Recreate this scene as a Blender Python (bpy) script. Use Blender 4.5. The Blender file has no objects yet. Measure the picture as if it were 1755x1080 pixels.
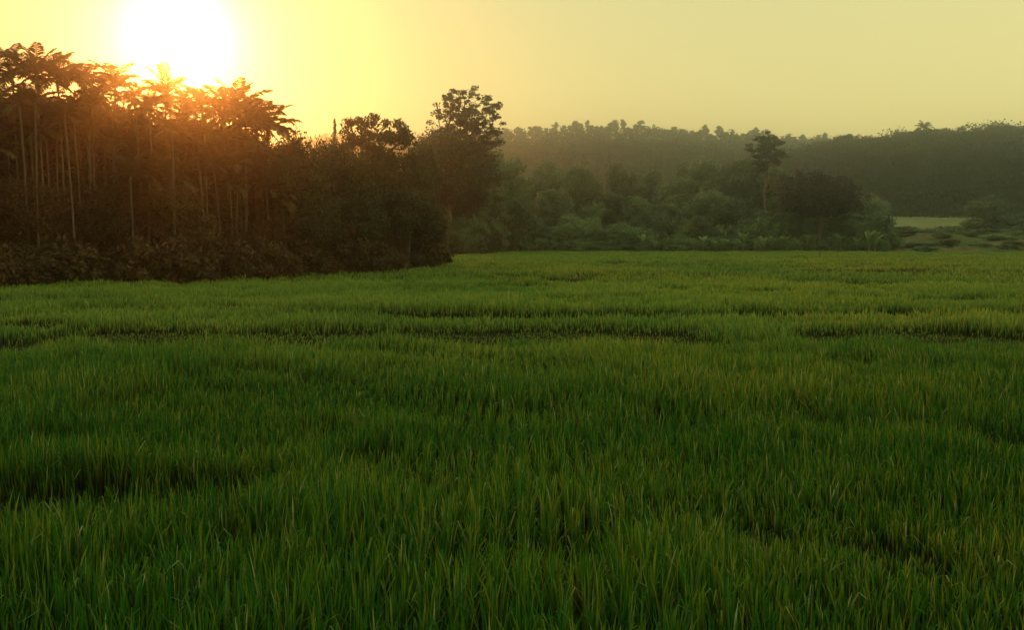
import bpy, math, random
import numpy as np
from mathutils import Vector

# ------------------------------------------------------------------ camera, world, sun, exposure
sc = bpy.context.scene
F, PITCH, CAMZ = 1706.0, math.radians(4.42), 3.1
cam_d = bpy.data.cameras.new("camera"); cam = bpy.data.objects.new("camera", cam_d)
sc.collection.objects.link(cam)
cam_d.sensor_width = 36.0; cam_d.lens = 36.0 * F / 1755.0
cam_d.clip_start = 0.1; cam_d.clip_end = 6000
cam.location = (0, 0, CAMZ); cam.rotation_euler = (math.pi / 2 - PITCH, 0, 0)
sc.camera = cam

SUN_DIR = Vector((-0.3356, 1.0187, 0.2035)).normalized()
SUN_EL = math.asin(SUN_DIR.z); SUN_AZ = math.atan2(SUN_DIR.x, SUN_DIR.y)

world = bpy.data.worlds.new("World"); sc.world = world; world.use_nodes = True
wt = world.node_tree; wt.nodes.clear()
W = wt.nodes.new; L = wt.links.new
w_out = W("ShaderNodeOutputWorld"); bg = W("ShaderNodeBackground")
sky = W("ShaderNodeTexSky"); sky.sky_type = 'NISHITA'; sky.sun_disc = False
sky.sun_elevation = SUN_EL; sky.sun_rotation = SUN_AZ
sky.altitude = 0; sky.air_density = 1.0; sky.dust_density = 1.5; sky.ozone_density = 0.3
tc = W("ShaderNodeTexCoord")
dot = W("ShaderNodeVectorMath"); dot.operation = 'DOT_PRODUCT'; dot.inputs[1].default_value = SUN_DIR
nrm = W("ShaderNodeVectorMath"); nrm.operation = 'NORMALIZE'
L(tc.outputs['Generated'], nrm.inputs[0]); L(nrm.outputs[0], dot.inputs[0])
def wm(op, a, b=None, c=None):
    n = W("ShaderNodeMath"); n.operation = op
    for i, v in enumerate((a, b, c)):
        if v is None: continue
        if isinstance(v, (int, float)): n.inputs[i].default_value = v
        else: L(v, n.inputs[i])
    return n.outputs[0]
def wcol(fac, col, k):
    n = W("ShaderNodeVectorMath"); n.operation = 'SCALE'
    n.inputs[0].default_value = (col[0] * k, col[1] * k, col[2] * k); L(fac, n.inputs['Scale']); return n.outputs[0]
def wadd(a, b):
    n = W("ShaderNodeVectorMath"); n.operation = 'ADD'; L(a, n.inputs[0]); L(b, n.inputs[1]); return n.outputs[0]
om = wm('SUBTRACT', 1.0, wm('MINIMUM', dot.outputs['Value'], 1.0))           # 1 - cos(angle from the sun)
def lobe(sig_deg):                                                             # gaussian lobe of the aureole
    s = math.radians(sig_deg); return wm('EXPONENT', wm('MULTIPLY', om, -1.0 / (s * s)))
tint = W("ShaderNodeMix"); tint.data_type = 'RGBA'; tint.blend_type = 'MULTIPLY'; tint.inputs['Factor'].default_value = 1.0
SKY_TINT = (1.0, 1.0, 0.60)
L(sky.outputs['Color'], tint.inputs['A']); tint.inputs['B'].default_value = (*SKY_TINT, 1)
SKY_STRENGTH = 0.12
AUREOLE = [(0.8, (0.9, 1.0, 1.0), 14.0)]
# pale evening veil over the whole sky: warm yellow at the horizon, softer and cooler overhead
sep = W("ShaderNodeSeparateXYZ"); L(nrm.outputs[0], sep.inputs[0])
veil = W("ShaderNodeValToRGB"); L(sep.outputs['Z'], veil.inputs[0])
VEIL_K = 1.0 / SKY_STRENGTH
ve = veil.color_ramp.elements; ve.new(0.5); ve.new(0.5)
for el_, (p_, c_) in zip(ve, [(0.0, (1.0, 0.73, 0.20)), (0.12, (0.86, 0.69, 0.24)), (0.30, (0.66, 0.63, 0.29)), (1.0, (0.42, 0.52, 0.36))]): el_.position = p_; el_.color = (*c_, 1)
vs = W("ShaderNodeVectorMath"); vs.operation = 'SCALE'; vs.inputs['Scale'].default_value = VEIL_K; L(veil.outputs[0], vs.inputs[0])
tk = W("ShaderNodeVectorMath"); tk.operation = 'SCALE'; tk.inputs['Scale'].default_value = 0.08; L(tint.outputs['Result'], tk.inputs[0])
side = W("ShaderNodeVectorMath"); side.operation = 'SCALE'; L(vs.outputs[0], side.inputs[0])   # veil held lower around the sun, even elsewhere
L(wm('MULTIPLY_ADD', wm('MAXIMUM', dot.outputs['Value'], 0.6), -0.55, 1.50), side.inputs['Scale'])
tot = wadd(tk.outputs[0], side.outputs[0])
for s_, c_, k_ in AUREOLE: tot = wadd(tot, wcol(lobe(s_), c_, k_))
L(tot, bg.inputs['Color']); bg.inputs['Strength'].default_value = SKY_STRENGTH
L(bg.outputs[0], w_out.inputs['Surface'])

sun_d = bpy.data.lights.new("sun", 'SUN'); sun = bpy.data.objects.new("sun", sun_d); sc.collection.objects.link(sun)
sun_d.energy = 2.1; sun_d.angle = math.radians(0.5); sun_d.color = (1.0, 0.24, 0.03)
sun.rotation_euler = (-SUN_DIR).to_track_quat('-Z', 'Y').to_euler(); sun.location = SUN_DIR * 400

sc.view_settings.view_transform = 'Standard'; sc.view_settings.look = 'None'
sc.view_settings.exposure = 0.0; sc.view_settings.gamma = 1.0
sc.cycles.use_denoising = True
sc.cycles.volume_bounces = 1
sc.cycles.max_bounces = 6; sc.cycles.diffuse_bounces = 3; sc.cycles.transmission_bounces = 3
HAZE_DENSITY, HAZE_ANISO = 0.00110, 0.962

# ------------------------------------------------------------------ helpers
R = random.Random(7); NR = np.random.default_rng(11)
def at(px, py, Y):
    """world point at depth Y seen at photograph pixel (px, py)"""
    cx, cy = (px - 877.5) / F, (540 - py) / F
    dy = math.cos(PITCH) + cy * math.sin(PITCH); dz = cy * math.cos(PITCH) - math.sin(PITCH)
    return cx / dy * Y, CAMZ + dz / dy * Y
def X(px, Y): return at(px, 408, Y)[0]
def Z(py, Y): return at(877, py, Y)[1]

def link(o, parent=None):
    sc.collection.objects.link(o)
    if parent: o.parent = parent
    return o
def tag(o, label=None, cat=None, group=None, kind=None):
    if label: o["label"] = label
    if cat: o["category"] = cat
    if group: o["group"] = group
    if kind: o["kind"] = kind
    return o
def mesh_np(name, verts, faces_list, mat, tintv=None, extra=None, smooth=False):
    """faces_list: list of int arrays (n,k)"""
    me = bpy.data.meshes.new(name)
    verts = np.asarray(verts, dtype=np.float32)
    me.vertices.add(len(verts)); me.vertices.foreach_set("co", verts.ravel())
    idx = np.concatenate([f.ravel() for f in faces_list]).astype(np.int32)
    sizes = np.concatenate([np.full(len(f), f.shape[1], dtype=np.int32) for f in faces_list])
    starts = np.concatenate(([0], np.cumsum(sizes)[:-1])).astype(np.int32)
    me.loops.add(len(idx)); me.loops.foreach_set("vertex_index", idx)
    me.polygons.add(len(sizes)); me.polygons.foreach_set("loop_start", starts); me.polygons.foreach_set("loop_total", sizes)
    if tintv is not None:
        a = me.attributes.new("tint", 'FLOAT', 'POINT'); a.data.foreach_set("value", np.asarray(tintv, dtype=np.float32))
    if extra is not None:
        for k, v in extra.items():
            a = me.attributes.new(k, 'FLOAT', 'POINT'); a.data.foreach_set("value", np.asarray(v, dtype=np.float32))
    me.materials.append(mat); me.update(calc_edges=True)
    if smooth: me.polygons.foreach_set("use_smooth", np.ones(len(sizes), dtype=bool))
    return me

# ------------------------------------------------------------------ materials
def nodes(name):
    m = bpy.data.materials.new(name); m.use_nodes = True; nt = m.node_tree; nt.nodes.clear()
    out = nt.nodes.new("ShaderNodeOutputMaterial"); return m, nt, out
def ramp(nt, fac, stops):
    r = nt.nodes.new("ShaderNodeValToRGB"); e = r.color_ramp.elements
    while len(e) < len(stops): e.new(0.5)
    for el, (p, c) in zip(e, stops): el.position = p; el.color = (*c, 1)
    nt.links.new(fac, r.inputs[0]); return r.outputs[0]
def noise(nt, scale, detail=4, vec=None, rough=0.6):
    n = nt.nodes.new("ShaderNodeTexNoise"); n.inputs['Scale'].default_value = scale
    n.inputs['Detail'].default_value = detail; n.inputs['Roughness'].default_value = rough
    if vec is not None: nt.links.new(vec, n.inputs['Vector'])
    return n.outputs['Fac']
def math_(nt, op, a, b):
    n = nt.nodes.new("ShaderNodeMath"); n.operation = op
    for i, v in enumerate((a, b)):
        if isinstance(v, (int, float)): n.inputs[i].default_value = v
        else: nt.links.new(v, n.inputs[i])
    return n.outputs[0]
def leaf_mat(name, stops, transl=0.3, obj_var=0.5):
    m, nt, out = nodes(name)
    at_ = nt.nodes.new("ShaderNodeAttribute"); at_.attribute_name = "tint"
    oi = nt.nodes.new("ShaderNodeObjectInfo")
    f = math_(nt, 'ADD', math_(nt, 'MULTIPLY', at_.outputs['Fac'], 1 - obj_var), math_(nt, 'MULTIPLY', oi.outputs['Random'], obj_var))
    c = ramp(nt, f, stops)
    p = nt.nodes.new("ShaderNodeBsdfPrincipled"); p.inputs['Roughness'].default_value = 0.6
    p.inputs['Specular IOR Level'].default_value = 0.25
    nt.links.new(c, p.inputs['Base Color'])
    t = nt.nodes.new("ShaderNodeBsdfTranslucent"); nt.links.new(c, t.inputs['Color'])
    mx = nt.nodes.new("ShaderNodeMixShader"); mx.inputs[0].default_value = transl
    nt.links.new(p.outputs[0], mx.inputs[1]); nt.links.new(t.outputs[0], mx.inputs[2])
    nt.links.new(mx.outputs[0], out.inputs['Surface']); return m
def bark_mat(name, c0, c1, scale=6):
    m, nt, out = nodes(name)
    g = nt.nodes.new("ShaderNodeNewGeometry")
    mp = nt.nodes.new("ShaderNodeMapping"); mp.inputs['Scale'].default_value = (1, 1, 0.35); nt.links.new(g.outputs['Position'], mp.inputs[0])
    c = ramp(nt, noise(nt, scale, 5, mp.outputs[0]), [(0.3, c0), (0.7, c1)])
    p = nt.nodes.new("ShaderNodeBsdfPrincipled"); p.inputs['Roughness'].default_value = 0.85
    nt.links.new(c, p.inputs['Base Color']); nt.links.new(p.outputs[0], out.inputs['Surface']); return m

M = {}
M['palm'] = leaf_mat('palm_leaf_flare_tint', [(0.1, (0.050, 0.045, 0.012)), (0.6, (0.10, 0.080, 0.022)), (0.95, (0.17, 0.11, 0.04))], 0.35)  # fronds browned and brightened to carry the orange sun flare
M['grove'] = leaf_mat('grove_leaf_flare_tint', [(0.1, (0.050, 0.036, 0.014)), (0.9, (0.13, 0.080, 0.028))], 0.3)  # reddish brown painted in for the flare glow veiling the grove
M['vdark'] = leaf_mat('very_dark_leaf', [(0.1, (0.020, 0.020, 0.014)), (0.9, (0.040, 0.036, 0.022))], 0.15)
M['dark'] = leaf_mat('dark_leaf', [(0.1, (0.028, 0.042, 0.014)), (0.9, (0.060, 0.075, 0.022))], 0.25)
M['mid'] = leaf_mat('mid_leaf', [(0.1, (0.065, 0.100, 0.052)), (0.9, (0.19, 0.27, 0.125))], 0.35)
M['pale'] = leaf_mat('pale_leaf', [(0.1, (0.12, 0.19, 0.080)), (0.9, (0.24, 0.33, 0.14))], 0.35)
M['banana'] = leaf_mat('banana_leaf', [(0.0, (0.12, 0.19, 0.055)), (0.9, (0.27, 0.34, 0.14))], 0.4)
M['hill'] = leaf_mat('hill_leaf', [(0.1, (0.030, 0.065, 0.030)), (0.9, (0.060, 0.120, 0.055))], 0.25)
M['bark'] = bark_mat('bark', (0.06, 0.045, 0.03), (0.14, 0.11, 0.08))
M['palebark'] = bark_mat('pale_bark', (0.06, 0.048, 0.034), (0.15, 0.12, 0.085), 1.2)
M['shaft'] = leaf_mat('crown_shaft', [(0, (0.08, 0.12, 0.03)), (1, (0.12, 0.17, 0.05))], 0.0)
M['wood'] = bark_mat('weathered_wood', (0.05, 0.04, 0.03), (0.12, 0.09, 0.07), 12)

def rice_mat():
    m, nt, out = nodes('rice_blade')
    g = nt.nodes.new("ShaderNodeNewGeometry")
    mp = nt.nodes.new("ShaderNodeMapping"); mp.inputs['Scale'].default_value = (0.45, 1.0, 0.0); nt.links.new(g.outputs['Position'], mp.inputs[0])
    patch = noise(nt, 0.16, 5, mp.outputs[0], 0.62)
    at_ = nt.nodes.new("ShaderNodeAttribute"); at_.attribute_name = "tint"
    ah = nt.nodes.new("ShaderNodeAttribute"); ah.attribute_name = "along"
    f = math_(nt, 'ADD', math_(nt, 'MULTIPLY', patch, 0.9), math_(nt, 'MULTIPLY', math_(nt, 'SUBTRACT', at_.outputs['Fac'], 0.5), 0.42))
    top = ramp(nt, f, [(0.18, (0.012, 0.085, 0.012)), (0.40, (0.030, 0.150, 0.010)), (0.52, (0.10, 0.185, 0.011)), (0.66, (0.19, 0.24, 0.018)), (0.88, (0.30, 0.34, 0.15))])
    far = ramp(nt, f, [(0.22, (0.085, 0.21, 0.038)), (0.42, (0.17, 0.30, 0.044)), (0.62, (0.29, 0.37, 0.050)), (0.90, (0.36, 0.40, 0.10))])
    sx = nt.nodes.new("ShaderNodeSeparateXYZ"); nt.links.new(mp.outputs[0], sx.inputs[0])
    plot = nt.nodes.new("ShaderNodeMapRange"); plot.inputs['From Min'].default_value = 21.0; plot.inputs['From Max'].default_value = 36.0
    nt.links.new(math_(nt, 'ADD', sx.outputs['Y'], math_(nt, 'MULTIPLY', patch, 9.0)), plot.inputs['Value'])      # rice blends to a lighter, yellower ramp with distance
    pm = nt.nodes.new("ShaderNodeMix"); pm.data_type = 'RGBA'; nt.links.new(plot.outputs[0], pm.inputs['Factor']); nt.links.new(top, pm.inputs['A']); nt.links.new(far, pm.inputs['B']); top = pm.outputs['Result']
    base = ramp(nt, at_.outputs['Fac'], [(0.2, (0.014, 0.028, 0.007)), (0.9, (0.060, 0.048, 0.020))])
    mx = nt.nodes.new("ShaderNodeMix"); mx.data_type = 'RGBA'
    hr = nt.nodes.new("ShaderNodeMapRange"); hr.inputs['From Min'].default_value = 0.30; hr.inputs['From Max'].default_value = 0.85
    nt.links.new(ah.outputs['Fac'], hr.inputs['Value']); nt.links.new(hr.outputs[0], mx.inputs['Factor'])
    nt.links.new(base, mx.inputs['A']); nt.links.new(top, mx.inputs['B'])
    p = nt.nodes.new("ShaderNodeBsdfPrincipled"); p.inputs['Roughness'].default_value = 0.5; p.inputs['Specular IOR Level'].default_value = 0.22
    nt.links.new(mx.outputs['Result'], p.inputs['Base Color'])
    t = nt.nodes.new("ShaderNodeBsdfTranslucent"); nt.links.new(mx.outputs['Result'], t.inputs['Color'])
    ms = nt.nodes.new("ShaderNodeMixShader"); ms.inputs[0].default_value = 0.35
    nt.links.new(p.outputs[0], ms.inputs[1]); nt.links.new(t.outputs[0], ms.inputs[2]); nt.links.new(ms.outputs[0], out.inputs['Surface'])
    return m
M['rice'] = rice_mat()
def soil_mat(name, stops, scale, bump=0.3, stretch=(1, 1, 1)):
    m, nt, out = nodes(name)
    g = nt.nodes.new("ShaderNodeNewGeometry")
    mp = nt.nodes.new("ShaderNodeMapping"); mp.inputs['Scale'].default_value = stretch; nt.links.new(g.outputs['Position'], mp.inputs[0])
    n = noise(nt, scale, 8, mp.outputs[0], 0.65); c = ramp(nt, n, stops)
    p = nt.nodes.new("ShaderNodeBsdfPrincipled"); p.inputs['Roughness'].default_value = 0.95
    b = nt.nodes.new("ShaderNodeBump"); b.inputs['Strength'].default_value = bump; b.inputs['Distance'].default_value = 0.3
    p.inputs['Specular IOR Level'].default_value = 0.0; nt.links.new(noise(nt, scale * 8, 4, g.outputs['Position']), b.inputs['Height']); nt.links.new(b.outputs[0], p.inputs['Normal'])
    nt.links.new(c, p.inputs['Base Color']); nt.links.new(p.outputs[0], out.inputs['Surface']); return m
M['mud'] = soil_mat('paddy_mud', [(0.3, (0.020, 0.022, 0.010)), (0.7, (0.045, 0.045, 0.018))], 1.5)
M['bank'] = soil_mat('earth_bank', [(0.36, (0.060, 0.085, 0.030)), (0.48, (0.10, 0.12, 0.045)), (0.58, (0.16, 0.12, 0.060)), (0.68, (0.08, 0.065, 0.035))], 0.16, 0.8, (0.5, 1, 2.0))
M['meadow'] = soil_mat('meadow_grass', [(0.3, (0.17, 0.18, 0.085)), (0.7, (0.27, 0.27, 0.13))], 0.12, 0.2)
M['hillsoil'] = soil_mat('hill_floor', [(0.3, (0.03, 0.045, 0.015)), (0.7, (0.06, 0.075, 0.03))], 0.05)

# ------------------------------------------------------------------ value noise (for geometry)
_G = np.random.default_rng(5).random((256, 256))
def vnoise(x, y):
    x = np.asarray(x, float); y = np.asarray(y, float)
    xi = np.floor(x).astype(int); yi = np.floor(y).astype(int); fx = x - xi; fy = y - yi
    fx = fx * fx * (3 - 2 * fx); fy = fy * fy * (3 - 2 * fy)
    g = lambda i, j: _G[i % 256, j % 256]
    return (g(xi, yi) * (1 - fx) + g(xi + 1, yi) * fx) * (1 - fy) + (g(xi, yi + 1) * (1 - fx) + g(xi + 1, yi + 1) * fx) * fy
def fbm(x, y, o=4):
    s = 0; a = 0.5
    for k in range(o): s = s + a * vnoise(x * 2 ** k + 17.3 * k, y * 2 ** k + 9.1 * k); a *= 0.5
    return s / (1 - 0.5 ** o)
def sstep(v, a, b):
    t = np.clip((v - a) / (b - a), 0, 1); return t * t * (3 - 2 * t)

# ------------------------------------------------------------------ ground, bank, meadow, hills
def heightfield(name, x0, x1, nx, y0, y1, ny, fn, mat, label, cat=None):
    xs = np.linspace(x0, x1, nx); ys = np.linspace(y0, y1, ny); gx, gy = np.meshgrid(xs, ys)
    gz = fn(gx, gy); v = np.stack([gx, gy, gz], -1).reshape(-1, 3)
    i, j = np.meshgrid(np.arange(nx - 1), np.arange(ny - 1)); b = (j * nx + i).ravel()
    f = np.stack([b, b + 1, b + nx + 1, b + nx], 1)
    o = bpy.data.objects.new(name, mesh_np(name, v, [f], mat, smooth=True)); link(o)
    return tag(o, label, None, None, 'structure')
heightfield('ground', -1000, 1000, 60, -300, 1100, 60, lambda x, y: x * 0.0, M['mud'], 'flat dark muddy ground under the rice field')

def bank_z(x, y):
    px0 = sstep(x, 66, 84)
    z = (sstep(y, 188, 236) * 4.4 + sstep(y, 236, 300) * 0.8) * px0
    lump = ((fbm(x * 0.12, y * 0.09) - 0.45) * 3.0 + (fbm(x * 0.45, y * 0.35) - .5) * 1.5) * sstep(y, 188, 205) * px0 * (1 - 0.7 * sstep(y, 240, 300))
    return z + lump - 0.25 + 0.2 * px0 * 0
heightfield('earth_bank', 62, 330, 260, 180, 306, 120, bank_z, M['bank'], 'lumpy brown and green earth bank beyond the field')
MEADOW = lambda x, y: 4.7 + (y - 296) / 90 * 6.6
heightfield('meadow', 60, 330, 20, 302, 400, 20, lambda x, y: MEADOW(x, y) + (fbm(x * .03, y * .03) - .5) * 0.8, M['meadow'], 'pale green sloping clearing below the dark wooded hill')

RC = [(900, 360), (1100, 345), (1180, 330), (1250, 312), (1350, 280), (1420, 262), (1500, 255), (1560, 244), (1620, 240), (1700, 234), (1755, 229), (1900, 220), (2300, 260)]
FC = [(-400, 250), (300, 250), (700, 255), (830, 252), (900, 246), (1000, 240), (1060, 238), (1200, 246), (1280, 253), (1350, 258), (1500, 270), (1900, 290)]
RY, FY = 460, 720
def crest_fn(tab, Yc, ybase, zbase, back):
    xs = [X(p, Yc) for p, _ in tab]; zs = [Z(q, Yc) for _, q in tab]
    def fn(x, y):
        c = np.interp(x, xs, zs) + (fbm(x * 0.03, y * 0.03) - 0.5) * 5
        up = sstep(y, ybase, Yc); dn = 1 - sstep(y, Yc + 20, Yc + back)
        return zbase + (c - zbase) * np.where(y < Yc + 10, up, dn) - (1.5 if zbase < 1 else 0)
    return fn
right_z = crest_fn(RC, RY, 378, 0.0, 120)
def right_hill_z(x, y): return np.maximum(right_z(x, y), 0) + 10.5 * sstep(y, 372, 392) * sstep(x, 50, 75) * (1 - sstep(right_z(x, y), 5, 25)) - 0.6
far_hill_z = crest_fn(FC, FY, 540, 0.0, 180)
heightfield('near_hill', X(900, RY), X(2300, RY), 120, 372, 590, 60, right_hill_z, M['hillsoil'], 'dark wooded hill rising behind the clearing')
heightfield('far_hill', X(-400, FY), X(1900, FY), 120, 545, 930, 60, far_hill_z, M['hillsoil'], 'hazy blue green hill on the horizon')

# ------------------------------------------------------------------ tree generator
def tubes(segs, sides=6):
    """segs: list of (p0, p1, r0, r1) -> verts, faces"""
    P0 = np.array([s[0] for s in segs], float); P1 = np.array([s[1] for s in segs], float)
    r0 = np.array([s[2] for s in segs]); r1 = np.array([s[3] for s in segs])
    d = P1 - P0; d /= np.linalg.norm(d, axis=1, keepdims=True) + 1e-9
    ref = np.where(np.abs(d[:, 2:3]) > 0.9, np.array([[1.0, 0, 0]]), np.array([[0, 0, 1.0]]))
    u = np.cross(d, ref); u /= np.linalg.norm(u, axis=1, keepdims=True) + 1e-9; w = np.cross(d, u)
    a = np.arange(sides) / sides * 2 * math.pi
    ring = u[:, None, :] * np.cos(a)[None, :, None] + w[:, None, :] * np.sin(a)[None, :, None]
    V = np.concatenate([P0[:, None] + ring * r0[:, None, None], P1[:, None] + ring * r1[:, None, None]], 1)
    n = len(segs); base = (np.arange(n) * 2 * sides)[:, None]
    k = np.arange(sides); k2 = (k + 1) % sides
    f = np.stack([base + k, base + k2, base + sides + k2, base + sides + k], -1).reshape(-1, 4)
    return V.reshape(-1, 3), f
def leaves(centers, size, rng, asp=0.5, up=0.0):
    n = len(centers)
    a = rng.normal(size=(n, 3)); a[:, 2] -= up; a /= np.linalg.norm(a, axis=1, keepdims=True)
    b = rng.normal(size=(n, 3)); b -= a * (a * b).sum(1, keepdims=True); b /= np.linalg.norm(b, axis=1, keepdims=True)
    s = size * (0.6 + 0.8 * rng.random(n))[:, None]
    v = np.stack([centers - a * s, centers + b * s * asp, centers + a * s, centers - b * s * asp], 1).reshape(-1, 3)
    i = np.arange(n)[:, None] * 4
    return v, np.concatenate([i, i + 1, i + 2, i + 3], 1)
def tree_meshes(name, seed, H, crown, ntips, clump, nleaf, leaf, tr, leafmat, barkmat, lean=0.0, flat=0.8):
    """crown: list of (cx, cy, cz, rx, rz) ellipsoids in metres"""
    rng = np.random.default_rng(seed)
    vol = np.array([c[3] ** 2 * c[4] for c in crown]); vol = vol / vol.sum()
    tips = []
    for c, f in zip(crown, vol):
        m = max(4, int(round(ntips * f)))
        d = rng.normal(size=(m, 3)); d /= np.linalg.norm(d, axis=1, keepdims=True)
        r = rng.random(m) ** 0.4
        p = d * r[:, None] * np.array([c[3], c[3], c[4]]) + np.array(c[:3]); tips.append(p)
    tips = np.concatenate(tips)
    topz = max(c[2] for c in crown)
    nodesP = [np.array([0, 0, -0.4])]; par = [-1]
    K = 9
    for k in range(1, K + 1):
        t = k / K; nodesP.append(np.array([lean * t * t * H * 0.3 + rng.normal() * 0.012 * H * t, rng.normal() * 0.012 * H * t, topz * t])); par.append(k - 1)
    low = min(c[2] - c[4] for c in crown)
    order = np.argsort(np.hypot(tips[:, 0], tips[:, 1]) + 0.4 * np.abs(tips[:, 2] - low)); tipidx = []
    for q in order:
        t = tips[q]; N = np.array(nodesP); dist = np.linalg.norm(N - t, axis=1) + np.where(N[:, 2] > t[2] - 0.3, 3.0, 0) + np.where(N[:, 2] < low * 0.75, 5.0, 0)
        j = int(np.argmin(dist)); mid = (nodesP[j] + t) / 2; mid = mid + rng.normal(size=3) * 0.08 * np.linalg.norm(t - nodesP[j]); mid[2] -= 0.06 * np.linalg.norm(t - nodesP[j])
        nodesP.append(mid); par.append(j); nodesP.append(t); par.append(len(nodesP) - 2); tipidx.append(len(nodesP) - 1)
    w = np.zeros(len(nodesP)); w[tipidx] = 1
    for i in range(len(nodesP) - 1, 0, -1): w[par[i]] += w[i]
    w = np.maximum(w, 0.7); rad = tr * (w / w[0]) ** 0.48
    segs = [(nodesP[par[i]], nodesP[i], max(rad[par[i]] if par[i] < K else rad[i] * 1.15, 0.012) if i > K else rad[par[i]], rad[i]) for i in range(1, len(nodesP))]
    segs[0] = (segs[0][0], segs[0][1], tr * 1.35, segs[0][3])
    v, f = tubes(segs); trunk = mesh_np('trunk', v, [f], barkmat, np.full(len(v), .5), smooth=True)
    cc = np.repeat(tips, nleaf, axis=0)
    sc_ = clump * (0.55 + 0.9 * rng.random(len(tips))); sc_ = np.repeat(sc_, nleaf)[:, None]
    dd = rng.normal(size=cc.shape); dd /= np.linalg.norm(dd, axis=1, keepdims=True); dd *= rng.random((len(cc), 1)) ** 0.5
    dd[:, 2] *= flat
    cen = cc + dd * sc_
    v, f = leaves(cen, leaf, rng)
    ct = np.repeat(rng.random(len(tips)), nleaf)
    tn = np.clip(0.55 * ct + 0.45 * rng.random(len(cc)), 0, 1)
    crownm = mesh_np('crown', v, [f], leafmat, np.repeat(tn, 4))
    top = float(np.max(cen[:, 2]))
    return dict(trunk=trunk, crown=crownm, top=top, w=float(np.percentile(np.abs(cen[:, 0]), 97)) * 2)

TREES = {}
def reg(kind, lst): TREES[kind] = lst
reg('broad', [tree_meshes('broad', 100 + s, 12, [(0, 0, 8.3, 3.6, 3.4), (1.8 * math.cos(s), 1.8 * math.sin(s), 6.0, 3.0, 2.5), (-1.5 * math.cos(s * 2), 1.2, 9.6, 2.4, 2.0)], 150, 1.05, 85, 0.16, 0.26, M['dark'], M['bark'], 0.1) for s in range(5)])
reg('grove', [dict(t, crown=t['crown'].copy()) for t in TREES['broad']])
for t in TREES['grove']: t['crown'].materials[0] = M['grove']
reg('mid', [tree_meshes('mid', 150 + s, 12, [(0, 0, 7.8, 3.4, 3.6), (1.9 * math.cos(s * 1.7), 1.5, 5.2, 2.8, 2.4), (-1.4, -1.6 * math.sin(s), 9.6, 2.2, 2.0)], 120, 1.0, 80, 0.20, 0.22, M['mid'], M['bark'], 0.1) for s in range(5)])
reg('pale', [tree_meshes('pale', 180 + s, 9, [(0, 0, 5.8, 2.4, 3.0), (1.0, 0.6, 3.6, 2.0, 2.0)], 70, 0.9, 80, 0.18, 0.16, M['pale'], M['bark']) for s in range(2)])
reg('clumpy', [tree_meshes('clumpy', 200 + s, 12, [(0, 0, 9.6, 3.2, 2.2), (1.9, 0.2, 10.8, 1.6, 1.3), (-1.8, 0.4, 10.2, 1.7, 1.4)], 62, 0.62, 130, 0.13, 0.24, M['dark'], M['bark']) for s in range(2)])
reg('airy', [tree_meshes('airy', 230 + s, 20, [(0.3, 0, 16.2, 3.5, 3.7), (0.9, 0, 13.2, 2.9, 3.0)], 330, 0.36, 54, 0.12, 0.26, M['dark'], M['bark'], 0.05) for s in range(2)])
reg('dome', [tree_meshes('dome', 250, 14, [(0, 0, 9.5, 6.6, 3.4), (2.2, 0, 8.4, 5.6, 2.8), (-2.0, 1, 10.0, 4.6, 3.4)], 330, 1.1, 90, 0.17, 0.34, M['vdark'], M['wood'])])
reg('tall', [tree_meshes('tall', 260, 24, [(0, 0, 21.0, 2.5, 2.7), (0.9, 0, 18.2, 2.4, 1.6), (-1.4, 0, 17.0, 1.7, 1.3)], 84, 0.6, 90, 0.15, 0.2, M['dark'], M['bark'])])
reg('slim', [tree_meshes('slim', 270 + s, 9, [(0, 0, 6.4, 0.9, 2.2), (0.3, 0, 8.0, 0.7, 1.2)], 16 + 4 * s, 0.5, 42, 0.28, 0.11, M['hill'], M['palebark'] if s % 2 else M['bark']) for s in range(5)])
reg('ridge', [tree_meshes('ridge', 290 + s, 8, [(0, 0, 5.0, 2.6, 2.2)], 40, 0.9, 55, 0.28, 0.16, M['dark'], M['bark']) for s in range(3)])
reg('shrub', [tree_meshes('shrub', 310 + s, 2.4, [(0, 0, 1.1, 1.3, 0.9), (0.6, 0.2, 0.9, 0.9, 0.7)], 46, 0.42, 60, 0.11, 0.05, [M['dark'], M['mid'], M['pale'], M['mid'], M['grove']][s], M['bark']) for s in range(5)])

def conifer():
    rng = np.random.default_rng(3); segs = [((0, 0, -.3), (0, 0, 14), 0.16, 0.02)]; cen = []
    for k in range(46):
        z = 6.5 + 7.2 * k / 46; L_ = 1.15 * (1 - k / 50) + 0.1
        for q in range(5):
            a = rng.random() * 6.28; d = np.array([math.cos(a), math.sin(a), 0.35]); segs.append(((0, 0, z), tuple(np.array([0, 0, z]) + d * L_), 0.025, 0.006))
            for t in np.linspace(0.15, 1, 12): cen.append(np.array([0, 0, z]) + d * L_ * t + rng.normal(size=3) * 0.06)
    v, f = tubes(segs, 5); tr = mesh_np('trunk', v, [f], M['bark'])
    v, f = leaves(np.array(cen), 0.13, rng, 0.35); cr = mesh_np('crown', v, [f], M['pale'], np.repeat(rng.random(len(cen)), 4))
    return dict(trunk=tr, crown=cr, top=13.9, w=2.2)
reg('conifer', [conifer()])

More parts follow.
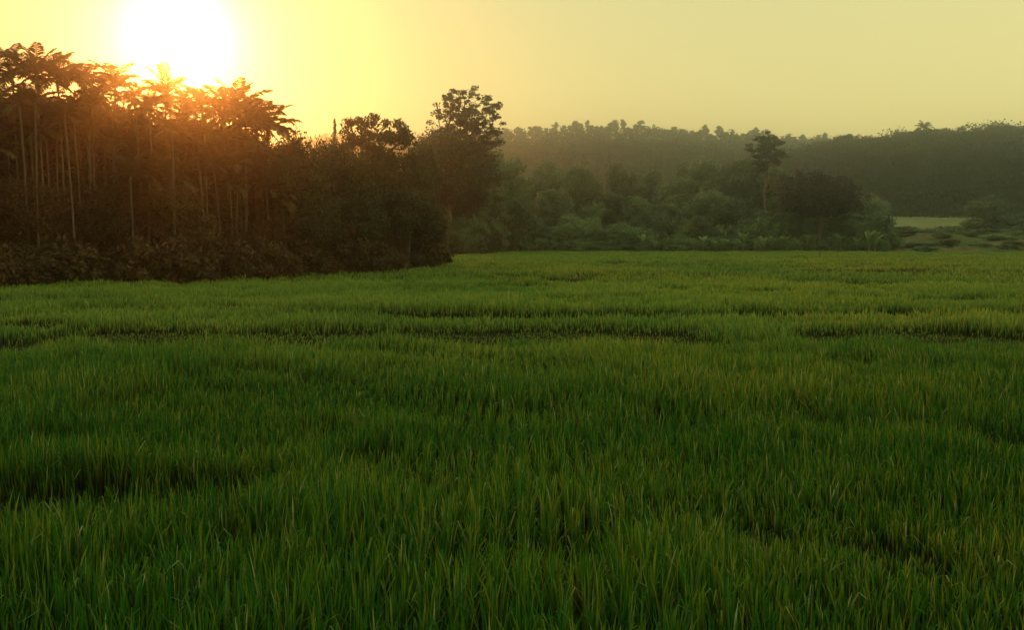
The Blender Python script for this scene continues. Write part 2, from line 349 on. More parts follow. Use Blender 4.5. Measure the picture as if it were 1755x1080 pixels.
def palm_crown(seed, nf=13, L_=2.3, droop=1.0):
    rng = np.random.default_rng(seed); V = []; Fq = []; T = []; segs = []
    for k in range(nf):
        az = k * 2.399 + rng.normal() * 0.25; el = math.radians(84 - 88 * (k / nf) ** 1.0 + rng.normal() * 7); ln = L_ * (0.8 + 0.35 * rng.random())
        h = np.array([math.cos(az), math.sin(az), 0]); side = np.array([-math.sin(az), math.cos(az), 0]); p = np.array([0, 0, 0.0]); pts = [p]; e = el; n = 14
        for q in range(n):
            e -= droop * (0.035 + 0.12 * q / n) * (1.0 + 0.3 * rng.random()); p = p + (h * math.cos(e) + np.array([0, 0, 1]) * math.sin(e)) * ln / n; pts.append(p)
        pts = np.array(pts); tnt = rng.random() * 0.6 + (0.4 if k > nf - 3 else 0)
        for q in range(n): segs.append((pts[q], pts[q + 1], 0.03 * (1 - q / n) + 0.008, 0.03 * (1 - (q + 1) / n) + 0.006))
        m = 30
        for q in range(m):
            t = (0.12 + 0.88 * q / m) * n; i = min(int(t), n - 1); c = pts[i] + (pts[i + 1] - pts[i]) * (t - i); ax = pts[i + 1] - pts[i]; ax = ax / np.linalg.norm(ax)
            ll = 0.62 * math.sin(math.pi * (0.16 + 0.80 * q / m)) ** 0.7 * L_ / 2.3
            for s in (-1, 1):
                dn = side * s * 0.80 + ax * 0.55 + np.array([0, 0, 0.10 - 0.25 * rng.random()]) + rng.normal(size=3) * 0.07; dn /= np.linalg.norm(dn)
                tip = c + dn * ll + np.array([0, 0, -0.22 * ll]); md = c + dn * ll * 0.55; w = ax * 0.034 * L_ / 2.3 * 1.15
                b = len(V); V += [c - w * .5, c + w * .5, md + w, tip, md - w]; Fq.append([b, b + 1, b + 2, b + 3, b + 4]); T += [tnt + 0.15 * rng.random()] * 5
    vs, fs = tubes(segs, 4); V = np.array(V); b = len(V)
    return mesh_np('crown', np.concatenate([V, vs]), [np.array(Fq), fs + b], M['palm'], np.clip(np.concatenate([T, np.full(len(vs), .5)]), 0, 1))
PALMS = [palm_crown(400 + s, 12 + s % 4, 2.2 + 0.12 * (s % 3), [0.75, 1.0, 0.55, 0.85, 1.2][s % 5]) for s in range(7)]
def palm_trunk(seed):
    rng = np.random.default_rng(seed); segs = []; p = np.array([0, 0, -.03]); n = 26; off = rng.normal(size=2) * 0.35
    for k in range(n):
        t = (k + 1) / n; q = np.array([off[0] * t * t, off[1] * t * t, t]); r = 0.070 - 0.016 * t + (0.05 if k == 0 else 0)
        segs.append((p, q, r, r * 0.96)); p = q
    v, f = tubes(segs, 8); return mesh_np('trunk', v, [f], M['palebark'], smooth=True), off
PTR = [palm_trunk(500 + s) for s in range(5)]
sv, sf = tubes([((0, 0, -0.75), (0, 0, -0.3), 0.085, 0.11), ((0, 0, -0.3), (0, 0, 0.05), 0.11, 0.05)], 8)
SHAFT = mesh_np('crown_shaft', sv, [sf], M['shaft'], np.full(len(sv), .5), smooth=True)

ALL = []       # (object, group key, px, label maker)
def root(name, x, y, z, rz=0.0):
    o = bpy.data.objects.new(name, None); o.empty_display_size = 0.5; o.location = (x, y, z); o.rotation_euler = (0, 0, rz); link(o); return o
def place_tree(kind, px, Y, toppy, width_px=None, z0=0.0, name='tree', key=None, var=None, gz=None, rot=None):
    lst = TREES[kind]; v = lst[(var if var is not None else R.randrange(len(lst)))]
    x = X(px, Y); z0 = gz if gz is not None else z0; H = Z(toppy, Y) - z0; s = H / v['top']
    sx = s if width_px is None else (width_px / F * Y) / v['w']
    o = root(name, x, Y, z0, rot if rot is not None else R.random() * 6.28); o.scale = (sx, sx, s)
    for part in ('trunk', 'crown'):
        link(bpy.data.objects.new(part, v[part]), o)
    if key: ALL.append((o, key, px))
    return o
def place_palm(px, Y, toppy, scale=1.0, key='palm', z0=0.0, var=None):
    var = R.randrange(len(PALMS)) if var is None else var; tm, off = PTR[R.randrange(len(PTR))]
    x = X(px, Y); top = Z(toppy, Y); H = top - z0 - 1.55 * scale
    o = root('areca_palm', x, Y, z0, 0.0); a = R.random() * 6.28
    t = bpy.data.objects.new('trunk', tm); link(t, o); t.scale = (1.0, 1.0, H)
    c = bpy.data.objects.new('crown', PALMS[var]); link(c, o); c.location = (off[0], off[1], H + 0.02); c.rotation_euler = (0, 0, a); c.scale = (scale,) * 3
    s = bpy.data.objects.new('crown_shaft', SHAFT); link(s, o); s.location = (off[0], off[1], H); s.scale = (scale,) * 3
    o.location.x -= off[0]; o.location.y -= off[1]
    ALL.append((o, key, px)); return o

# ------------------------------------------------------------------ the grove on the left
EDGE = [(-420, 46), (-150, 50), (0, 53), (300, 60), (550, 74), (700, 87), (765, 102)]
def edge(px): return float(np.interp(px, [e[0] for e in EDGE], [e[1] for e in EDGE]))
CREST = [(-400, 100), (-150, 95), (0, 92), (100, 95), (150, 108), (205, 122), (250, 150), (290, 140), (350, 155), (410, 158), (455, 178), (495, 205), (520, 222), (560, 228), (600, 238), (650, 210), (700, 245), (760, 240)]
def crest(px): return float(np.interp(px, [e[0] for e in CREST], [e[1] for e in CREST]))
# palms whose crowns break the skyline
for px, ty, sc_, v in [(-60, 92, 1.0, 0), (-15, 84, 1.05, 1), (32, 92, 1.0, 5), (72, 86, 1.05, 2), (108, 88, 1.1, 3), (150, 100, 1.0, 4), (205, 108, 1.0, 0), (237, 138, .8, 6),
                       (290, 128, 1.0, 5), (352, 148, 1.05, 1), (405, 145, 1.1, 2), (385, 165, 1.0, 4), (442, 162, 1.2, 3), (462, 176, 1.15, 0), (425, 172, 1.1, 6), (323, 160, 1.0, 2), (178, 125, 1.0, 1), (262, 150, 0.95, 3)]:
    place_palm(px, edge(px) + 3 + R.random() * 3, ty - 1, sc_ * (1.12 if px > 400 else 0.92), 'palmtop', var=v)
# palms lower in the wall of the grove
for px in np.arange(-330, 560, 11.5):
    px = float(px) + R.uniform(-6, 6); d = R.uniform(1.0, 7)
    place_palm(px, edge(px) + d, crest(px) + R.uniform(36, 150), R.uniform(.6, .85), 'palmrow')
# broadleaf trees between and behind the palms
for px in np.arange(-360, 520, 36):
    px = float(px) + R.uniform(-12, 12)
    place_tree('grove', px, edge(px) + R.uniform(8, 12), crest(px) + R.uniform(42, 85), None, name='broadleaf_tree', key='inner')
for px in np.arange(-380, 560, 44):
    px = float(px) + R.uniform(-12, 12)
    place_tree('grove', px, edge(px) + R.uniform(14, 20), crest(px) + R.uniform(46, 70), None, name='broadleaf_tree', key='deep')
for px, ty, w, d, kd, key in [(520, 220, 95, 4, 'broad', 'g1'), (560, 232, 90, 6, 'broad', 'g2'), (600, 240, 70, 3, 'broad', 'g3'), (615, 300, 90, 1.5, 'broad', 'g4'), (545, 320, 80, 1.5, 'broad', 'g5'),
                              (700, 244, 80, 5, 'broad', 'g7'), (728, 240, 50, 14, 'broad', 'g8'), (670, 290, 100, 2.5, 'broad', 'g9'), (722, 330, 75, 1.5, 'broad', 'g10'), (640, 250, 80, 6, 'broad', 'g11'), (480, 250, 80, 4, 'broad', 'g12')]:
    place_tree(kd, px, edge(px) + d, ty, w, name='broadleaf_tree', key=key)
place_tree('clumpy', 650, edge(650) + 7, 196, 116, name='broadleaf_tree', key='clumpy', var=0, rot=0.0)
place_tree('conifer', 576, edge(576) + 12, 200, 20, name='conifer', key='conifer')
# undergrowth along the foot of the grove
for px_ in (596, 606, 615):
    place_tree('shrub', px_, edge(px_) + 0.8, 408 - (R.uniform(3.0, 4.0) - CAMZ) / edge(px_) * F, None, name='shrub', key='edgeshrub', var=4)
for px in np.arange(-330, 748, 16):
    px = float(px) + R.uniform(-6, 6); Y = edge(px) + R.uniform(0.3, 1.6); hpx = R.uniform(1.2, 3.4)
    place_tree('shrub', px, Y, 408 - (hpx - CAMZ) / Y * F, None, name='shrub', key='edgeshrub', var=4)
for px in np.arange(-330, 745, 26):
    px = float(px) + R.uniform(-8, 8); Y = edge(px) + R.uniform(2.5, 5); hpx = R.uniform(3.5, 7)
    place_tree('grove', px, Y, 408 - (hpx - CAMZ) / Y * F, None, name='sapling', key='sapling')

# ------------------------------------------------------------------ beyond the grove's corner
place_tree('airy', 795, 172, 146, 112, name='broadleaf_tree', key='airy', var=0, rot=0.4)
place_tree('broad', 770, 166, 210, 118, name='broadleaf_tree', key='b1', var=1)
place_tree('broad', 742, 175, 232, 70, name='broadleaf_tree', key='b2')
place_tree('broad', 812, 170, 236, 90, name='broadleaf_tree', key='b3')
place_tree('mid', 850, 196, 250, 80, name='broadleaf_tree', key='b4')
place_tree('mid', 790, 186, 300, 90, name='broadleaf_tree', key='b5')
place_tree('mid', 835, 190, 318, 80, name='broadleaf_tree', key='b6')
place_tree('mid', 872, 200, 285, 80, name='broadleaf_tree', key='b7')
place_tree('pale', 782, 180, 345, 60, name='broadleaf_tree', key='b8')
belt = [(905, 300, 85), (938, 272, 70), (965, 290, 60), (992, 283, 60), (1030, 300, 60), (1058, 277, 34), (1085, 296, 70), (1120, 290, 60), (1150, 294, 60), (1180, 285, 55), (1205, 266, 60), (1240, 272, 70), (1275, 262, 55), (1330, 290, 70), (1375, 318, 60), (1440, 326, 60), (1480, 338, 60)]
for px, ty, w in belt: place_tree('mid', px, 238 + R.uniform(-6, 22), ty + R.uniform(-10, 8), w * R.uniform(0.8, 1.15), name='belt_tree', key='belt')
for px in np.arange(850, 1500, 34):
    px = float(px) + R.uniform(-12, 12); place_tree(R.choice(['mid', 'mid', 'mid', 'broad']) if px < 1320 else 'mid', px, 214 + R.uniform(-2, 8), R.uniform(315, 365) if px < 1330 else R.uniform(345, 375), R.uniform(48, 80), name='belt_tree', key='belt2')
place_tree('dome', 1405, 204, 290, 122, name='round_tree', key='dome', rot=0.0)
place_tree('tall', 1310, 222, 226, 56, name='tall_tree', key='tall', rot=0.0)
for px in np.arange(815, 1530, 21):
    px = float(px) + R.uniform(-8, 8); kd = R.choice(['pale', 'shrub', 'shrub', 'mid'])
    place_tree(kd, px, 206 + R.uniform(-3, 5), R.uniform(362, 400), R.uniform(30, 60), name='bush', key='bush', var=(R.choice([1, 2, 3]) if kd == 'shrub' else None))
for px in np.arange(772, 1525, 13):
    px = float(px) + R.uniform(-5, 5)
    place_tree('shrub', px, 200.5 + R.uniform(-1, 2.5) if px > 800 else 190, R.uniform(404, 418), R.uniform(22, 36), name='low_bush', key='lowbush', var=R.choice([1, 1, 2, 3]))
for px, Y, ty in [(768, 186, 412), (778, 188, 402), (788, 189, 408), (798, 190, 396), (808, 190, 404), (818, 191, 410), (828, 192, 400), (838, 192, 406), (848, 193, 412), (858, 194, 402), (774, 184, 385), (803, 186, 380), (832, 190, 384), (868, 192, 390), (772, 160, 400), (781, 163, 392), (790, 164, 404), (800, 163, 388), (811, 164, 398), (822, 166, 390), (833, 172, 398), (844, 178, 388), (855, 182, 396), (776, 166, 372), (794, 167, 366), (816, 167, 370), (840, 182, 368)]:
    place_tree('shrub', px, Y, ty, R.uniform(26, 44), name='low_bush', key='cornerbush', var=R.choice([0, 1, 1]))
# banana plants at the field's far edge
def banana(seed):
    rng = np.random.default_rng(seed); V = []; Fc = []; T = []
    for k in range(9):
        az = rng.random() * 6.28; el = math.radians(60 + 28 * rng.random()); h = np.array([math.cos(az), math.sin(az), 0]); sd = np.array([-math.sin(az), math.cos(az), 0]); p = np.array([0, 0, 1.2 + 0.4 * rng.random()]); n = 8; e = el; ln = 2.0 + rng.random(); b = len(V); t_ = rng.random()
        for q in range(n + 1):
            wd = 0.33 * math.sin(math.pi * min(1, (0.12 + 0.86 * q / n))); V += [p - sd * wd + np.array([0, 0, .06]), p, p + sd * wd + np.array([0, 0, .06])]; T += [t_] * 3
            if q < n:
                for c in (0, 1): Fc.append([b + 3 * q + c, b + 3 * q + c + 1, b + 3 * q + c + 4, b + 3 * q + c + 3])
            p = p + (h * math.cos(e) + np.array([0, 0, 1]) * math.sin(e)) * ln / n; e -= 0.05 + 0.30 * q / n
    sv, sf = tubes([((0, 0, -.2), (0, 0, 1.7), 0.16, 0.09)], 7)
    return mesh_np('stem', sv, [sf], M['palebark'], smooth=True), mesh_np('leaf_fan', np.array(V), [np.array(Fc)], M['banana'], T)
BAN = [banana(600 + s) for s in range(4)]
for px in [1105, 1122, 1138, 1190, 1208, 1222, 1245, 1262, 1276, 1292, 1306, 1322, 1345, 1362, 1378, 1392, 1430, 1442, 1455, 1470, 1488, 1500]:
    s_, f_ = BAN[R.randrange(4)]; Y = 197.2 + R.uniform(-1.2, 1.5); o = root('banana_plant', X(px + R.uniform(-4, 4), Y), Y, 0, R.random() * 6.28); k = R.uniform(.85, 1.35); o.scale = (k, k, k)
    link(bpy.data.objects.new('stem', s_), o); link(bpy.data.objects.new('leaf_fan', f_), o); ALL.append((o, 'banana', px))
# bank scrub and the pale tree by the clearing
def bz(px, Y): return float(bank_z(np.array([X(px, Y)]), np.array([Y]))[0])
for px, Y, ty, w, kd, key in [(1690, 262, 332, 62, 'mid', 'palebig'), (1668, 268, 372, 40, 'shrub', 'bk'), (1720, 258, 372, 60, 'shrub', 'bk'), (1750, 255, 365, 60, 'shrub', 'bk'), (1500, 258, 372, 60, 'mid', 'bk'), (1545, 245, 396, 40, 'shrub', 'bk'), (1575, 240, 396, 40, 'shrub', 'bk'),
                              (1600, 236, 398, 34, 'shrub', 'bk'), (1632, 234, 390, 34, 'shrub', 'bk'), (1655, 228, 396, 30, 'shrub', 'bk'), (1690, 226, 398, 40, 'shrub', 'bk'), (1725, 226, 400, 40, 'shrub', 'bk'), (1760, 232, 385, 50, 'shrub', 'bk'), (1800, 240, 380, 60, 'shrub', 'bk'), (1515, 222, 402, 40, 'shrub', 'bk'), (1535, 216, 408, 30, 'shrub', 'bk')]:
    place_tree(kd, px, Y, ty, w, name='pale_tree' if key == 'palebig' else 'bush', key=key, gz=bz(px, Y) - 0.1, var=(R.choice([0, 1, 1, 3]) if kd == 'shrub' else 0))
for i in range(95):
    px = R.uniform(1512, 1800); Y = R.uniform(196, 290); g = bz(px, Y)
    if R.random() < (Y - 190) / 60 + 0.5:
        hh = R.uniform(0.4, 1.5); place_tree('shrub', px, Y, 408 - (g + hh - CAMZ) / Y * F, R.uniform(20, 52), name='low_bush', key='bk2', gz=g - 0.1, var=R.choice([0, 1, 1, 2, 3]))
# ------------------------------------------------------------------ hills: trees one can tell apart on the crests
for i, px in enumerate(np.arange(842, 1440, 8.5)):
    px = float(px) + R.uniform(-5, 5); Y = FY + R.uniform(-14, 4); x = X(px, Y); g = float(far_hill_z(np.array([x]), np.array([Y]))[0])
    top = 408 - (g + R.choice([11, 12, 13, 15, 17]) * 0.95 - CAMZ) / Y * F
    place_tree('slim', px, Y, top, R.uniform(7, 14), name='ridge_tree', key='farridge', gz=g - .4)
for i, px in enumerate(list(np.arange(1385, 1500, 15)) + list(np.arange(1505, 1850, 17))):
    px = float(px) + R.uniform(-5, 5); Y = RY + R.uniform(-8, 4); x = X(px, Y); g = float(right_hill_z(np.array([x]), np.array([Y]))[0])
    top = 408 - (g + R.uniform(6.0, 10.0) - CAMZ) / Y * F
    place_tree('ridge', px, Y, top, R.uniform(22, 36), name='ridge_tree', key='nearridge', gz=g - .4)
for px, ty, s_ in [(1577, 206, 2.3), (1641, 214, 1.5)]:
    x = X(px, RY); g = float(right_hill_z(np.array([x]), np.array([float(RY)]))[0]); place_palm(px, RY, ty, s_, 'ridgepalm', z0=g - .3, var=3)

def woodland(name, fn, px0, px1, Y0, Y1, step, rcrown, nleaf, leaf, mat, label, seed):
    rng = np.random.default_rng(seed); C = []
    for Y in np.arange(Y0, Y1, step * 0.9):
        for x in np.arange(X(px0, Y1), X(px1, Y1), step): C.append((x + rng.normal() * step * .3, Y + rng.normal() * step * .3))
    C = np.array(C); g = fn(C[:, 0], C[:, 1]); ok = g > 1.5; C = C[ok]; g = g[ok]; n = len(C)
    hs = rcrown * (0.7 + 0.9 * rng.random(n)); d = rng.normal(size=(n, nleaf, 3)); d /= np.linalg.norm(d, axis=2, keepdims=True); d[:, :, 2] = np.abs(d[:, :, 2]) * 1.3 - .15; d *= (0.75 + 0.35 * rng.random((n, nleaf, 1)))
    cen = np.concatenate([C, (g + 0.9)[:, None]], 1)[:, None, :] + d * hs[:, None, None]
    v, f = leaves(cen.reshape(-1, 3), leaf, rng, 0.6)
    tn = np.repeat(np.clip(0.7 * rng.random(n)[:, None] + 0.3 * rng.random((n, nleaf)), 0, 1).ravel(), 4)
    o = bpy.data.objects.new(name, mesh_np(name, v, [f], mat, tn)); link(o); return tag(o, label, None, None, 'stuff')
woodland('near_hill_woodland', right_hill_z, 960, 1960, 384, 474, 6.5, 5.0, 230, 0.55, M['dark'], 'dark dense wood covering the hill behind the clearing', 1)
woodland('far_hill_woodland', far_hill_z, 560, 1560, 560, 730, 9, 6.5, 120, 0.9, M['hill'], 'far-off hazy wood covering the distant hill', 2)

# ------------------------------------------------------------------ rice
RH = 0.55
def Yt(py): return (CAMZ - RH) * F / (py - 408)
GAPS = [  # px0, px1, py_top, py_bottom, remaining height
    (-20, 1260, 547, 583, .19), (1330, 1900, 549, 583, .19), (-300, 150, 560, 584, .3), (300, 1950, 519, 531, .16), (-200, 130, 536, 550, .25),
    (-300, 450, 782, 860, .28), (1330, 1950, 475, 482, .15), (780, 1060, 471, 476, .25), (1340, 1660, 456, 460, .2), (860, 1100, 500, 506, .45), (1000, 1280, 446, 449, .2), (1150, 1700, 438, 440, .2), (-200, 300, 500, 505, .4), (640, 1000, 483, 487, .4),
    (820, 1500, 465, 468.5, .25), (1450, 1900, 462, 465, .2), (900, 1400, 489, 493, .3), (1250, 1900, 500, 505, .35), (560, 1150, 509, 513, .4), (800, 1750, 451, 453, .25), (1350, 1900, 443, 444.5, .2), (60, 620, 512, 516, .45)]
PATCH = [(1160, 693, 90, 16, .3), (1380, 680, 26, 22, .3), (1440, 600, 70, 8, .4), (975, 925, 60, 40, .55), (1540, 905, 70, 42, .5), (430, 905, 80, 34, .55), (1740, 730, 60, 26, .4), (600, 760, 60, 14, .6), (1300, 860, 60, 20, .6)]
def rice_h(x, y):
    h = 0.34 + 0.50 * fbm(x * 0.30, y * 0.22, 4)
    low = sstep(fbm(x * 0.22 + 90, y * 0.42 + 50, 4), 0.56, 0.66); h = h * (1 - 0.30 * low)
    h = h * (0.62 + 0.72 * fbm(x * 1.3 + 40, y * 1.1, 4))
    for k, (a, b, t, bt, q) in enumerate(GAPS):
        y0, y1 = Yt(bt), Yt(t); ym = (y0 + y1) / 2; wob = (fbm(x * 0.10 + k * 7, x * 0 + k, 3) - .5) * (y1 - y0) * 0.9
        wd = (y1 - y0) / 2 * (0.75 + 0.6 * fbm(x * 0.25 + 3 * k, x * 0 + 5, 3))
        inx = sstep(x, X(a, ym), X(a + 60, ym)) * (1 - sstep(x, X(b - 60, ym), X(b, ym)))
        iny = 1 - sstep(np.abs(y - ym - wob), wd * 0.75, wd * 1.1); m = inx * iny
        h = h * (1 - m) + h * q * m
    for (a, t, rx, ry, q) in PATCH:
        y0, y1 = Yt(t + ry), Yt(t - ry); ym = Yt(t); xm = X(a, ym); wx = rx / F * ym
        r = ((x - xm) / wx) ** 2 + ((y - ym) / ((y1 - y0) / 2)) ** 2 + (fbm(x * 1.6, y * 1.6, 4) - .5) * 3.2; m = 1 - sstep(r, .5, 1.3)
        h = h * (1 - m) + h * q * m
    return h
def inside_field(x, y):
    px = 877.5 + x / y * F
    e = np.interp(px, [q[0] for q in EDGE] + [772, 790], [q[1] for q in EDGE] + [140, 250])
    far = 199 + 3 * fbm(x * 0.05, y * 0)
    far = np.where(x > 66, 188 + (1 - sstep(x, 66, 84)) * 9, far)
    return (y < e + 0.5) & (y < far)
def blades(Y0, Y1, dens, wfun, rng, wide=1.32):
    A = wide / 2 * (Y1 ** 2 - Y0 ** 2); n = int(A * dens)
    y = np.sqrt(Y0 ** 2 + rng.random(n) * (Y1 ** 2 - Y0 ** 2)); x = (rng.random(n) - .5) * wide * y
    # tufts: pull blades toward hill centres on a loose grid
    g = 0.24; cx = (np.floor(x / g) + 0.5) * g; cy = (np.floor(y / g) + 0.5) * g; k = 0.35 * (y < 30)
    x = x + (cx - x) * k + rng.normal(size=n) * .015; y = y + (cy - y) * k + rng.normal(size=n) * .015
    ok = inside_field(x, y); x = x[ok]; y = y[ok]; h = rice_h(x, y)
    ok = rng.random(len(x)) < np.clip(h / 0.30, 0.38, 1); x = x[ok]; y = y[ok]; h = h[ok]; n = len(x)
    h = h * np.where(y < 26, 0.42 + 0.72 * rng.random(n) ** 0.8, 0.66 + 0.46 * rng.random(n)) * np.where(rng.random(n) < .04, 1.15, 1)
    a = rng.random(n) * 6.283; w = wfun(y) * (0.6 + 0.8 * rng.random(n)); la = rng.random(n) * 6.283; bent = rng.random(n) < .12; ld = h * np.where(bent, 0.35 + 0.45 * rng.random(n), 0.03 + 0.28 * rng.random(n) ** 2)
    wx, wy = np.cos(a) * w / 2, np.sin(a) * w / 2 * 0.6; lx, ly = np.cos(la) * ld, np.sin(la) * ld
    z0 = np.full(n, -0.02)
    P = [np.stack([x - wx * .6, y - wy * .6, z0], 1), np.stack([x + wx * .6, y + wy * .6, z0], 1),
         np.stack([x + lx * .28 + wx, y + ly * .28 + wy, h * .55], 1), np.stack([x + lx * .28 - wx, y + ly * .28 - wy, h * .55], 1),
         np.stack([x + lx * .62 + wx * .7, y + ly * .62 + wy * .7, h * .82], 1), np.stack([x + lx * .62 - wx * .7, y + ly * .62 - wy * .7, h * .82], 1),
         np.stack([x + lx, y + ly, h * np.where(bent, 0.72, 1.0)], 1)]
    V = np.stack(P, 1).reshape(-1, 3); i = np.arange(n)[:, None] * 7
    q = np.concatenate([np.concatenate([i, i + 1, i + 2, i + 3], 1), np.concatenate([i + 3, i + 2, i + 4, i + 5], 1)]); t = np.concatenate([i + 5, i + 4, i + 6], 1)
    tn = rng.random(n); tn = np.where(rng.random(n) < 0.03, 1.5, tn)
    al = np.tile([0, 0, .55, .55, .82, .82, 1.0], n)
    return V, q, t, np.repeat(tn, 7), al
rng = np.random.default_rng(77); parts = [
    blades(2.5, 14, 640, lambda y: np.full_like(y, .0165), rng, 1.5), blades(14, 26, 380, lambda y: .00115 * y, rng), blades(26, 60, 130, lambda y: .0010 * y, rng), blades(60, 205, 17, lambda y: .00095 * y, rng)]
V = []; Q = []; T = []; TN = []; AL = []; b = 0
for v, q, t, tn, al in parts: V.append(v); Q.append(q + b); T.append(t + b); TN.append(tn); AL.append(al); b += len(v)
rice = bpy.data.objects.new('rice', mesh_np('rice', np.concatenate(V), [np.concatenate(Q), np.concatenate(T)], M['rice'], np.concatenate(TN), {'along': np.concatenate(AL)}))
link(rice); tag(rice, 'green rice plants filling the whole field', None, None, 'stuff')

# ------------------------------------------------------------------ posts
def post(name, px, Y, toppy, r, label, cat):
    x = X(px, Y); h = Z(toppy, Y); v, f = tubes([((0, 0, -.3), (0.02, 0, h * .5), r, r * .92), ((0.02, 0, h * .5), (0.0, 0.02, h), r * .92, r * .7), ((0, .02, h), (0, .02, h + .02), r * .7, 0.001)], 8)
    o = bpy.data.objects.new(name, mesh_np(name, v, [f], M['wood'], smooth=True)); o.location = (x, Y, 0); link(o); return tag(o, label, cat)
post('wooden_stake', 1405.5, 142, 427, 0.11, 'lone dark stake standing in the far part of the rice field', 'stake')
post('wooden_post', 767, 104, 402, 0.11, "thin dark post at the grove's right end beside the rice", 'post')

# ------------------------------------------------------------------ labels
def ordinal(n):
    one = ['', 'first', 'second', 'third', 'fourth', 'fifth', 'sixth', 'seventh', 'eighth', 'ninth', 'tenth', 'eleventh', 'twelfth', 'thirteenth', 'fourteenth', 'fifteenth', 'sixteenth', 'seventeenth', 'eighteenth', 'nineteenth']
    tens = {2: 'twent', 3: 'thirt', 4: 'fort', 5: 'fift', 6: 'sixt', 7: 'sevent', 8: 'eight', 9: 'ninet'}
    if n > 99: return 'one hundred' + (' and ' + ordinal(n - 100) if n > 100 else 'th')
    if n < 20: return one[n]
    return tens[n // 10] + ('ieth' if n % 10 == 0 else 'y-' + one[n % 10])
SINGLE = {
    'clumpy': ("open clumpy crowned tree above the grove just right of the small conifer", 'tree'), 'conifer': ("small pale spire-shaped conifer poking above the grove", 'tree'),
    'airy': ("tallest airy tree with sky showing through its crown, beyond the grove's end", 'tree'), 'dome': ("dark round-crowned tree standing in front of the wooded belt", 'tree'),
    'tall': ("tall thin-stemmed tree with a small open crown beside the round dark tree", 'tree'), 'palebig': ("pale bushy tree at the right end of the clearing", 'tree'),
    'g1': ("dark rounded treetop just right of the last tall palm", 'tree'), 'g2': ("dark tree right below the small conifer spire", 'tree'), 'g3': ("dark tree between the conifer and the clumpy crowned tree", 'tree'),
    'g4': ("low dark tree at the grove front under the clumpy crowned tree's left side", 'tree'), 'g5': ("low dark tree at the grove front under the conifer", 'tree'), 'g7': ("dark tree just right of the clumpy crowned tree", 'tree'),
    'g8': ("dark treetop in the dip before the tallest airy tree", 'tree'), 'g9': ("low dark tree at the grove front under the clumpy crowned tree's right side", 'tree'), 'g10': ("low dark tree at the grove's right end behind the thin post", 'tree'),
    'g11': ("dense dark tree directly under the clumpy open crown", 'tree'), 'g12': ("dark tree under the last tall palm's fronds", 'tree'),
    'b1': ("broad dark tree directly below the tallest airy crown", 'tree'), 'b2': ("dark tree left of and below the tallest airy crown", 'tree'), 'b3': ("dark tree at the right foot of the tallest airy tree", 'tree'),
    'b4': ("dim green tree where the far hill meets the tall trees", 'tree'), 'b5': ("lower green tree behind the grove's end, under the broad dark tree", 'tree'), 'b6': ("lower dim tree right of the grove's end", 'tree'),
    'b7': ("leftmost sloping tree of the belt under the far hill", 'tree'), 'b8': ("small pale tree just behind the grove's thin end post", 'tree')}
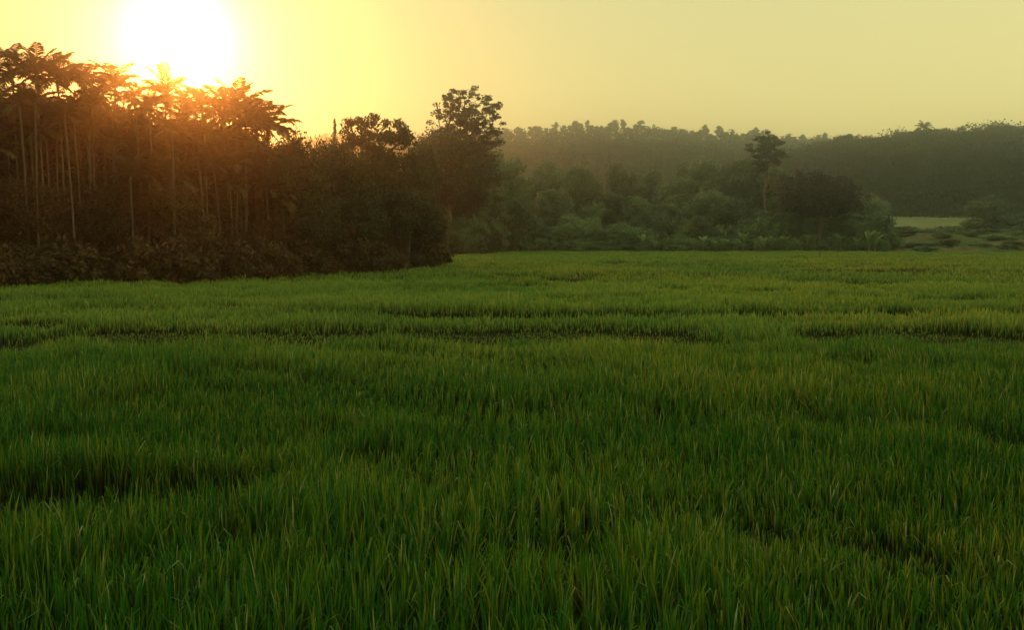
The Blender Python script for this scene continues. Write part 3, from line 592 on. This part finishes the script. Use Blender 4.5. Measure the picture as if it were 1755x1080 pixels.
MULTI = {
    'palmtop': ("areca palm breaking the grove's skyline, {} from the left", 'palm', 'palms along the skyline of the grove'), 'palmrow': ("pale-stemmed areca palm inside the grove wall, {} from the left", 'palm', 'slender palms in the grove'),
    'inner': ("dark leafy tree among the grove's palms, {} from the left", 'tree', 'dark trees among the palms'), 'deep': ("dark tree deep behind the grove's palms, {} from the left", 'tree', 'dark trees behind the palms'),
    'edgeshrub': ("dark shrub at the grove's foot by the rice, {} from the left", 'shrub', 'shrubs along the foot of the grove'), 'sapling': ("young dark tree behind the grove's foot shrubs, {} from the left", 'tree', 'young trees at the foot of the grove'),
    'belt': ("tall tree at the back of the hazy belt, {} from the left", 'tree', 'trees of the hazy belt'), 'belt2': ("mid-height tree in the middle of the hazy belt, {} from the left", 'tree', 'middle trees of the hazy belt'),
    'bush': ("green bush at the foot of the hazy belt, {} from the left", 'bush', 'bushes at the far field edge'), 'banana': ("broad-leaved banana plant at the far field edge, {} from the left", 'banana plant', 'banana plants at the far field edge'),
    'bk2': ("small scrubby bush dotting the earth bank, {} from the left", 'bush', 'small scrubby bushes on the bank'),
    'cornerbush': ("low bush in the recess behind the grove's right end, {} from the left", 'bush', 'low bushes behind the end of the grove'),
    'lowbush': ("low bush right at the far edge of the rice, {} from the left", 'bush', 'low bushes along the far edge of the rice'),
    'bk': ("bush on the earth bank by the clearing, {} from the left", 'bush', 'bushes on the earth bank'), 'farridge': ("small pale-stemmed tree on the far hill's crest, {} from the left", 'tree', 'trees on the crest of the far hill'),
    'nearridge': ("dark tree on the near hill's crest, {} from the left", 'tree', 'trees on the crest of the near hill'), 'ridgepalm': ("dark palm standing above the near hill's crest, {} of two", 'palm', 'palms on the near hill')}
by = {}; outn = {}
for o, k, px in ALL: by.setdefault(k, []).append((px, o))
for k, lst in by.items():
    lst.sort(key=lambda t: t[0]); inview = 0
    for px, o in lst:
        if k in SINGLE: tag(o, *SINGLE[k]); continue
        lab, cat, grp = MULTI[k]
        if px < -8 or px > 1763:      # stands just outside the photograph and only shades or continues the row
            outn[k] = outn.get(k, 0) + 1
            tag(o, lab.split(',')[0] + ', outside the frame, ' + ordinal(outn[k]) + ' out there', cat, grp); continue
        inview += 1; tag(o, lab.format(ordinal(inview)), cat, grp)

# ------------------------------------------------------------------ haze
hm, nt, out = nodes('haze_air')
pv = nt.nodes.new("ShaderNodeVolumePrincipled"); pv.inputs['Density'].default_value = HAZE_DENSITY; pv.inputs['Anisotropy'].default_value = HAZE_ANISO
pv.inputs['Color'].default_value = (0.76, 0.89, 1.0, 1); nt.links.new(pv.outputs[0], out.inputs['Volume'])
x0, x1, y0, y1, z0, z1 = -1010, 1010, -310, 1110, -3.5, 98
hv = np.array([(x, y, z) for z in (z0, z1) for y in (y0, y1) for x in (x0, x1)], float)
hf = np.array([[0, 2, 3, 1], [4, 5, 7, 6], [0, 1, 5, 4], [2, 6, 7, 3], [0, 4, 6, 2], [1, 3, 7, 5]])
hz = bpy.data.objects.new('haze', mesh_np('haze', hv, [hf], hm)); link(hz); tag(hz, 'warm evening haze filling the air over the field', None, None, 'stuff')
